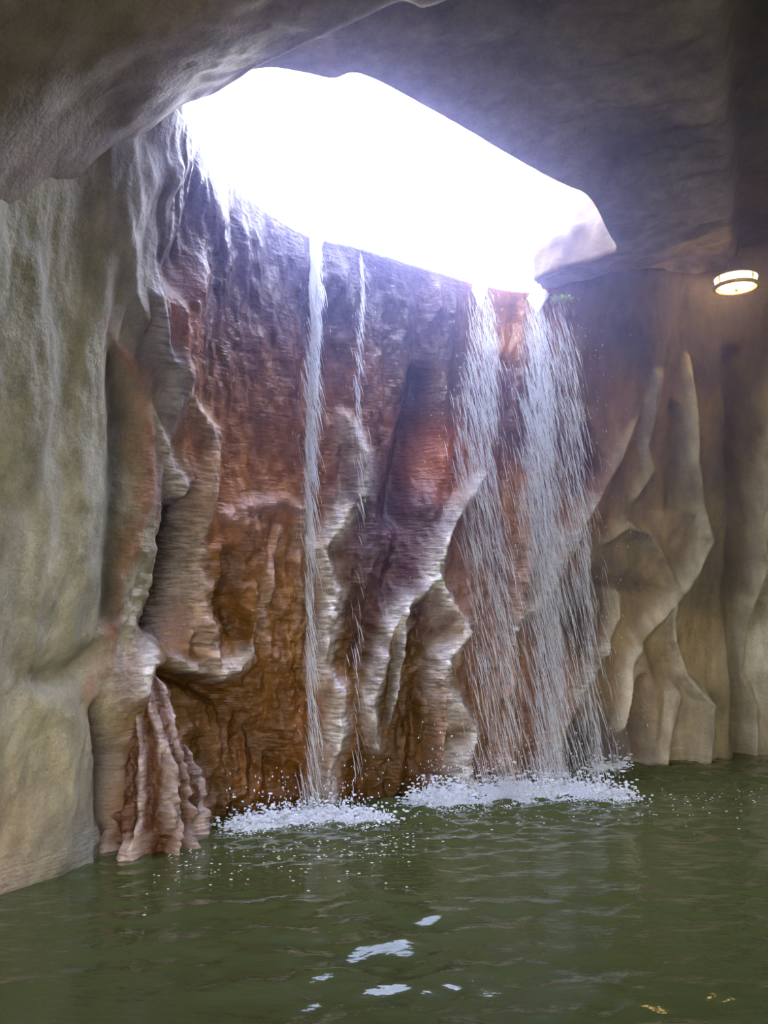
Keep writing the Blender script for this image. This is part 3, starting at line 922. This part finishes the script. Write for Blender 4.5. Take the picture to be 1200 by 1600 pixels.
def stream(name, label, path, n, len_rng, rad_rng, dens_pow=1.0, slant=0.2, sheet=None, group=None):
    """path: (x, y, half width m, weight) sightings from lip to pool; depth follows a free fall away from the lip"""
    px = np.array([p[0] for p in path], float)
    py = np.array([p[1] for p in path], float)
    hw = np.array([p[2] for p in path], float)
    wt = np.array([p[3] for p in path], float)
    a = np.interp(0, [0, 1], [0, 1])
    lip = at_z(path[0][0], path[0][1], zr + .01)
    foot = at_z(path[-1][0], path[-1][1], 0.0)
    T = math.sqrt(2 * zr / G9)
    zs = []
    pts = []
    for x, y in zip(px, py):                     # depth along the fall
        z = zr
        for _ in range(30):
            tt = math.sqrt(max(0, 2 * (zr - z) / G9)) / T
            yy = lip[1] * (1 - tt) + foot[1] * tt - 0.04 - 0.12 * min(1, tt * 4) * (1 - tt)
            q = at_y(x, y, yy)
            z = 0.5 * z + 0.5 * min(zr + .02, q[2])
        pts.append(q)
        zs.append(q[2])
    pts = np.array(pts)
    zs = np.array(zs)
    # sample heights by weight
    zz = np.linspace(zs[-1], zs[0], 400)
    o = np.argsort(zs)
    ww = np.interp(zz, zs[o], wt[o])
    cdf = np.cumsum(ww)
    cdf /= cdf[-1]
    z0 = np.interp(RNG.random(n), cdf, zz)
    cx = np.interp(z0, zs[o], pts[o, 0])
    cy = np.interp(z0, zs[o], pts[o, 1])
    w = np.interp(z0, zs[o], hw[o])
    # threads gather in a few ropes inside the stream
    nr = max(3, int(hw.mean() * 60))
    rope = RNG.normal(0, 0.5, nr)
    rsel = RNG.integers(0, nr, n)
    lat = np.where(RNG.random(n) < 0.7, rope[rsel] + RNG.normal(0, 0.13, n), RNG.normal(0, 0.62, n))
    lat = np.clip(lat, -1.7, 1.7)
    dep = RNG.normal(0, 0.35, n) * np.minimum(w, .12)
    fall = np.clip((zr - z0) / zr, 0, 1)
    ln = RNG.uniform(*len_rng, n) * (0.5 + 0.8 * np.sqrt(fall))
    P0 = np.stack([cx + lat * w, cy + dep, z0], 1)
    dirv = np.stack([slant * RNG.normal(1, 0.35, n), -0.05 * np.ones(n), -np.ones(n)], 1)
    P1 = P0 + dirv * ln[:, None]
    P1[:, 2] = np.maximum(P1[:, 2], -0.02)
    rad = 0.52 * RNG.uniform(*rad_rng, n) * RNG.choice([0.6, 0.8, 1.0, 1.7], n)
    bend = np.stack([0.035 * ln, 0 * ln, 0 * ln], 1)
    V_, F_ = strands(P0, P1, rad, bend=bend)
    # drops
    nd = n // 6
    k = RNG.integers(0, n, nd)
    D0 = P0[k] + RNG.normal(0, 1, (nd, 3)) * np.array([1.0, .5, .6]) * np.maximum(w[k], .05)[:, None]
    D0[:, 2] = np.clip(D0[:, 2], 0.02, zr - .1)
    D1 = D0 + np.stack([0.15 * np.ones(nd), 0 * np.ones(nd), -np.ones(nd)], 1) * RNG.uniform(.008, .03, nd)[:, None]
    Vd, Fd = strands(D0, D1, RNG.uniform(.0012, .0028, nd))
    VV, FF = [V_, Vd], [F_, Fd + len(V_)]
    nv = len(V_) + len(Vd)
    if sheet:
        # unbroken tongue of water just below the lip, running back over the rock
        z_end, width = sheet
        zz_ = np.concatenate([np.full(6, zr + .012), np.linspace(zr, z_end, 40)])
        m_ = len(zz_)
        cxx = np.interp(zz_, zs[o], pts[o, 0])
        cyy = np.interp(zz_, zs[o], pts[o, 1])
        cyy[:6] += np.linspace(0.35, 0.05, 6)
        tt = np.clip((zr - zz_) / (zr - z_end), 0, 1)
        kx = 9
        SV = np.zeros((m_, kx * 2, 3))
        for a_ in range(kx * 2):
            ang = 2 * math.pi * a_ / (kx * 2)
            wob = 1 + 0.25 * noise3(zz_ * 7, a_ * 0.9, 1, 5)
            SV[:, a_, 0] = cxx + width * (1 - tt ** 1.8) * np.cos(ang) * wob
            SV[:, a_, 1] = cyy + 0.014 * (1 - tt) * np.sin(ang)
            SV[:, a_, 2] = zz_ + 0.01 * np.sin(ang)
        f = []
        for i in range(m_ - 1):
            for a_ in range(kx * 2):
                b_ = (a_ + 1) % (kx * 2)
                f.append((i * kx * 2 + a_, i * kx * 2 + b_, (i + 1) * kx * 2 + b_, (i + 1) * kx * 2 + a_))
        VV.append(SV.reshape(-1, 3))
        FF.append(np.array(f) + nv)
    ob = mesh_from(name, np.vstack(VV), np.vstack(FF), M_FALL, None, True)
    tag(ob, label, 'waterfall', group, 'stuff')
    return ob


GW = 'streams falling from the roof opening'
stream('waterfall_stream', 'thin unbroken white stream falling farthest from the olive wall',
       [(494, 372, .035, 1.2), (490, 450, .04, 2.4), (484, 560, .05, 2.2), (478, 680, .06, 1.7), (478, 800, .045, .9), (478, 950, .045, .55), (480, 1100, .05, .5), (482, 1272, .055, .5)],
       1150, (.08, .32), (.0022, .0045), sheet=(3.6, .05), group=GW)
stream('waterfall_stream', 'short wispy trickle breaking up beside the thin stream',
       [(562, 392, .02, .5), (566, 450, .03, 1.0), (560, 520, .05, 1.0), (556, 600, .06, .7), (560, 700, .07, .25), (560, 850, .08, .12), (555, 1000, .08, .1), (555, 1268, .08, .1)],
       260, (.06, .22), (.0018, .0035), group=GW)
stream('waterfall_stream', 'medium curtain of streaks over the long crusted finger',
       [(748, 448, .10, 1.0), (756, 520, .12, 1.8), (748, 620, .15, 2.0), (742, 700, .16, 1.6), (755, 800, .16, 1.0), (770, 950, .18, .7), (780, 1100, .20, .6), (785, 1250, .22, .6)],
       2000, (.08, .32), (.0018, .0036), sheet=(4.05, .07), group=GW)
stream('waterfall_stream', 'widest dense curtain of white streaks next to the olive wall',
       [(838, 462, .17, 1.0), (846, 530, .20, 2.0), (848, 620, .22, 2.3), (848, 720, .23, 2.1), (855, 850, .24, 1.5), (860, 1000, .25, 1.15), (864, 1120, .26, 1.0), (866, 1240, .27, 1.0)],
       3800, (.08, .36), (.0018, .0038), sheet=(4.1, .10), group=GW)
stream('waterfall_spray', 'sparse arcing drops at the outer side of the widest curtain',
       [(880, 470, .04, .2), (895, 600, .10, .5), (905, 760, .13, .6), (915, 900, .14, .6), (922, 1050, .16, .5), (930, 1210, .18, .5)],
       420, (.06, .22), (.0016, .0028), slant=0.16)

# ------------------------------------------------------------------ foam
def foam_material():
    m, nt, b = new_mat('white_foam')
    b.inputs['Base Color'].default_value = (0.88, 0.91, 0.98, 1)
    b.inputs['Roughness'].default_value = 0.5
    return m


M_FOAM = foam_material()
bmx = bmesh.new()
bmesh.ops.create_icosphere(bmx, subdivisions=1, radius=1.0)
ICO_V = np.array([v.co[:] for v in bmx.verts])
ICO_F = np.array([[v.index for v in f.verts] for f in bmx.faces])
bmx.free()


def blobs(C, R):
    V_ = (ICO_V[None] * R[:, None, :] + C[:, None, :]).reshape(-1, 3)
    F_ = (ICO_F[None] + (np.arange(len(C)) * len(ICO_V))[:, None, None]).reshape(-1, 3)
    return V_, F_


def foam(name, label, line, n, spread, height, group='patches of foam under the streams'):
    line = np.array(line)
    L = np.concatenate([[0], np.cumsum(np.linalg.norm(np.diff(line, axis=0), axis=1))])
    u = RNG.random(n) * L[-1]
    # clumps
    nc = 26
    cu = RNG.random(nc) * L[-1]
    sel = RNG.integers(0, nc, n)
    u = np.where(RNG.random(n) < .55, cu[sel] + RNG.normal(0, .06, n), u)
    u = np.clip(u, -0.1, L[-1] + .1)
    c = np.stack([np.interp(u, L, line[:, k]) for k in range(3)], 1)
    off = RNG.normal(0, 1, (n, 2)) * spread
    core = np.exp(-(off[:, 1] / spread[1]) ** 2)
    c[:, 0] += off[:, 0]
    c[:, 1] += off[:, 1]
    c[:, 2] = np.abs(RNG.normal(0, 1, n)) * height * core * RNG.random(n)
    r = RNG.uniform(.003, .010, n) * (0.5 + 0.9 * core)
    R = np.stack([r * RNG.uniform(1, 2.0, n), r * RNG.uniform(1, 1.6, n), r * RNG.uniform(.5, .9, n)], 1)
    V1, F1 = blobs(c, R)
    # flying drops
    nd = n // 8
    k = RNG.integers(0, n, nd)
    d = c[k].copy()
    d[:, 2] = RNG.exponential(height * 1.1, nd)
    rd = RNG.uniform(.002, .006, nd)
    V2, F2 = blobs(d, np.stack([rd, rd, rd * 1.6], 1))
    ob = mesh_from(name, np.vstack([V1, V2]), np.vstack([F1, F2 + len(V1)]), M_FOAM, None, True)
    tag(ob, label, 'foam', group, 'stuff')
    return ob


foam('splash_foam', 'narrow patch of bluish white foam under the thin stream', FOAM_LINES[0], 5200, (.09, .10), .075)
foam('splash_foam', 'broad bright band of foam under the two wide curtains', FOAM_LINES[1], 11000, (.10, .13), .10)
foam('splash_foam', 'small splash at the foot of the olive wall', FOAM_LINES[2], 1200, (.07, .06), .08)
n = 420                                           # flecks drifting off over the pool
fx = np.concatenate([RNG.uniform(-1.3, 0.2, n // 2), RNG.uniform(0.0, 3.2, n // 2)])
fy = np.concatenate([5.9 - np.abs(RNG.normal(0, .45, n // 2)) + 0.25 * fx[:n // 2], 6.6 - np.abs(RNG.normal(0, .5, n // 2)) + .25 * fx[n // 2:]])
r = RNG.uniform(.0015, .005, n)
V1, F1 = blobs(np.stack([fx, fy, np.full(n, .012)], 1), np.stack([r * 2.2, r * 1.5, r * .5], 1))
fl = mesh_from('foam_flecks', V1, F1, M_FOAM, None, True)
tag(fl, 'tiny white flecks and drops scattered over the pool before the foam', 'foam', None, 'stuff')

# ------------------------------------------------------------------ rocks at the opening
def boulder(name, label, loc, size, mat, seed, rot=0):
    bm = bmesh.new()
    bmesh.ops.create_icosphere(bm, subdivisions=5, radius=1.0)
    P = np.array([v.co[:] for v in bm.verts])
    f = 1 + 0.30 * fbm(P[:, 0] * 1.2, P[:, 1] * 1.2, P[:, 2] * 1.2, 3, seed) + 0.05 * fbm(P[:, 0] * 6, P[:, 1] * 6, P[:, 2] * 6, 3, seed + 4)
    # facets
    for k in range(7):
        d = RNG.normal(0, 1, 3)
        d /= np.linalg.norm(d)
        h = P @ d * f
        f = np.where(h > .72, f * .72 / np.maximum(h, 1e-6) * .4 + f * .6, f)
    P = P * f[:, None] * np.array(size)
    for v, p in zip(bm.verts, P):
        v.co = p
    me = bpy.data.meshes.new(name)
    bm.to_mesh(me)
    bm.free()
    me.polygons.foreach_set('use_smooth', np.ones(len(me.polygons), bool))
    me.materials.append(mat)
    o = bpy.data.objects.new(name, me)
    o.location = loc
    o.rotation_euler[2] = rot
    COL.objects.link(o)
    return tag(o, label, 'rock')


pb = at_y(930, 350, 8.4)
boulder('boulder', 'sunlit tan boulder seen through the roof opening', (pb[0] + .25, pb[1] + .5, pb[2] + .1), (1.05, 1.0, .95), M_BOULDER, 200, .4)

# moss by the lip
def moss(loc):
    m, nt, b = new_mat('moss_green')
    b.inputs['Base Color'].default_value = (.16, .20, .04, 1)
    b.inputs['Roughness'].default_value = .7
    n_ = 90
    P0 = np.stack([RNG.normal(0, .05, n_), RNG.normal(0, .03, n_), RNG.normal(0, .006, n_)], 1)
    dr = np.stack([RNG.normal(0, .5, n_), RNG.normal(-.4, .4, n_), np.abs(RNG.normal(.6, .3, n_))], 1)
    dr /= np.linalg.norm(dr, axis=1, keepdims=True)
    V_, F_ = strands(P0, P0 + dr * RNG.uniform(.02, .05, n_)[:, None], np.full(n_, .004))
    o = mesh_from('moss_tuft', V_, F_, m)
    o.location = loc
    tag(o, 'small bright green moss tuft at the lip beside the widest curtain', 'moss', kind='stuff')


moss(at_y(880, 469, 6.98))

# ------------------------------------------------------------------ lamp under the roof
def lathe(profile, n=40):
    a = np.linspace(0, 2 * math.pi, n, endpoint=False)
    pr = np.array(profile)
    V_ = np.stack([pr[:, None, 0] * np.cos(a)[None], pr[:, None, 0] * np.sin(a)[None], np.broadcast_to(pr[:, None, 1], (len(pr), n))], 2).reshape(-1, 3)
    f = []
    for i in range(len(pr) - 1):
        for k in range(n):
            k2 = (k + 1) % n
            f.append((i * n + k, i * n + k2, (i + 1) * n + k2, (i + 1) * n + k))
    return V_, np.array(f)


def lamp(loc):
    root = empty('ceiling_lamp', loc)
    root.scale = (1.15, 1.15, 1.15)
    tag(root, 'round warm glowing lamp under the rock roof', 'lamp')
    mh, _, bh = new_mat('lamp_housing')
    bh.inputs['Base Color'].default_value = (.10, .07, .04, 1)
    bh.inputs['Metallic'].default_value = .6
    bh.inputs['Roughness'].default_value = .45
    mb, _, bb = new_mat('lamp_brass')
    bb.inputs['Base Color'].default_value = (.75, .48, .15, 1)
    bb.inputs['Metallic'].default_value = .9
    bb.inputs['Roughness'].default_value = .3
    ml, nt, bl_ = new_mat('lamp_glow')
    bl_.inputs['Base Color'].default_value = (.9, .8, .6, 1)
    bl_.inputs['Emission Color'].default_value = (1.0, .66, .28, 1)
    bl_.inputs['Emission Strength'].default_value = 12.0
    V_, F_ = lathe([(.0, .20), (.05, .20), (.06, .10), (.13, .085), (.165, .06), (.172, .045), (.16, .04), (.10, .05), (.0, .052)])
    mesh_from('housing', V_, F_, mh, root)
    V_, F_ = lathe([(.158, .042), (.150, .0), (.12, -.022), (.07, -.034), (.0, -.038)])
    mesh_from('lens', V_, F_, ml, root)
    V_, F_ = lathe([(.150, -.012), (.168, -.016), (.176, -.03), (.165, -.046), (.150, -.044), (.144, -.03), (.150, -.012)])
    mesh_from('rim', V_, F_, mb, root)
    for k in range(4):
        a = k * math.pi / 2 + .4
        P0 = np.array([[.166 * math.cos(a), .166 * math.sin(a), .055]])
        P1 = np.array([[.165 * math.cos(a), .165 * math.sin(a), -.03]])
        V_, F_ = strands(P0, P1, np.array([.008]))
        mesh_from('bracket', V_, F_, mb, root)
    V_, F_ = lathe([(.0, -.036), (.012, -.038), (.016, -.05), (.008, -.064), (.0, -.066)], 16)
    mesh_from('finial', V_, F_, mb, root)


lamp(at_y(1150, 443, 7.45))


# ------------------------------------------------------------------ scattering volume added to imitate bluish lens glow around the opening
def lens_glow():
    bm = bmesh.new()
    bmesh.ops.create_icosphere(bm, subdivisions=4, radius=1.0)
    for v in bm.verts:
        v.co.x = 0.7 + v.co.x * 3.5
        v.co.y = 6.0 + v.co.y * 3.2
        v.co.z = 3.9 + v.co.z * 2.7
    me = bpy.data.meshes.new('lens_glow')
    bm.to_mesh(me)
    bm.free()
    m = bpy.data.materials.new('lens_glow')
    m.use_nodes = True
    nt = m.node_tree
    nt.nodes.remove(nt.nodes['Principled BSDF'])
    vs_ = nt.nodes.new('ShaderNodeVolumeScatter')
    vs_.inputs['Color'].default_value = (.52, .49, 1.0, 1)
    vs_.inputs['Density'].default_value = 0.052
    vs_.inputs['Anisotropy'].default_value = 0.78
    nt.links.new(vs_.outputs[0], nt.nodes['Material Output'].inputs['Volume'])
    me.materials.append(m)
    o = bpy.data.objects.new('lens_glow', me)
    COL.objects.link(o)
    tag(o, 'faint bluish volume added for the lens glow around the roof opening', 'lens_glow', kind='stuff')


lens_glow()
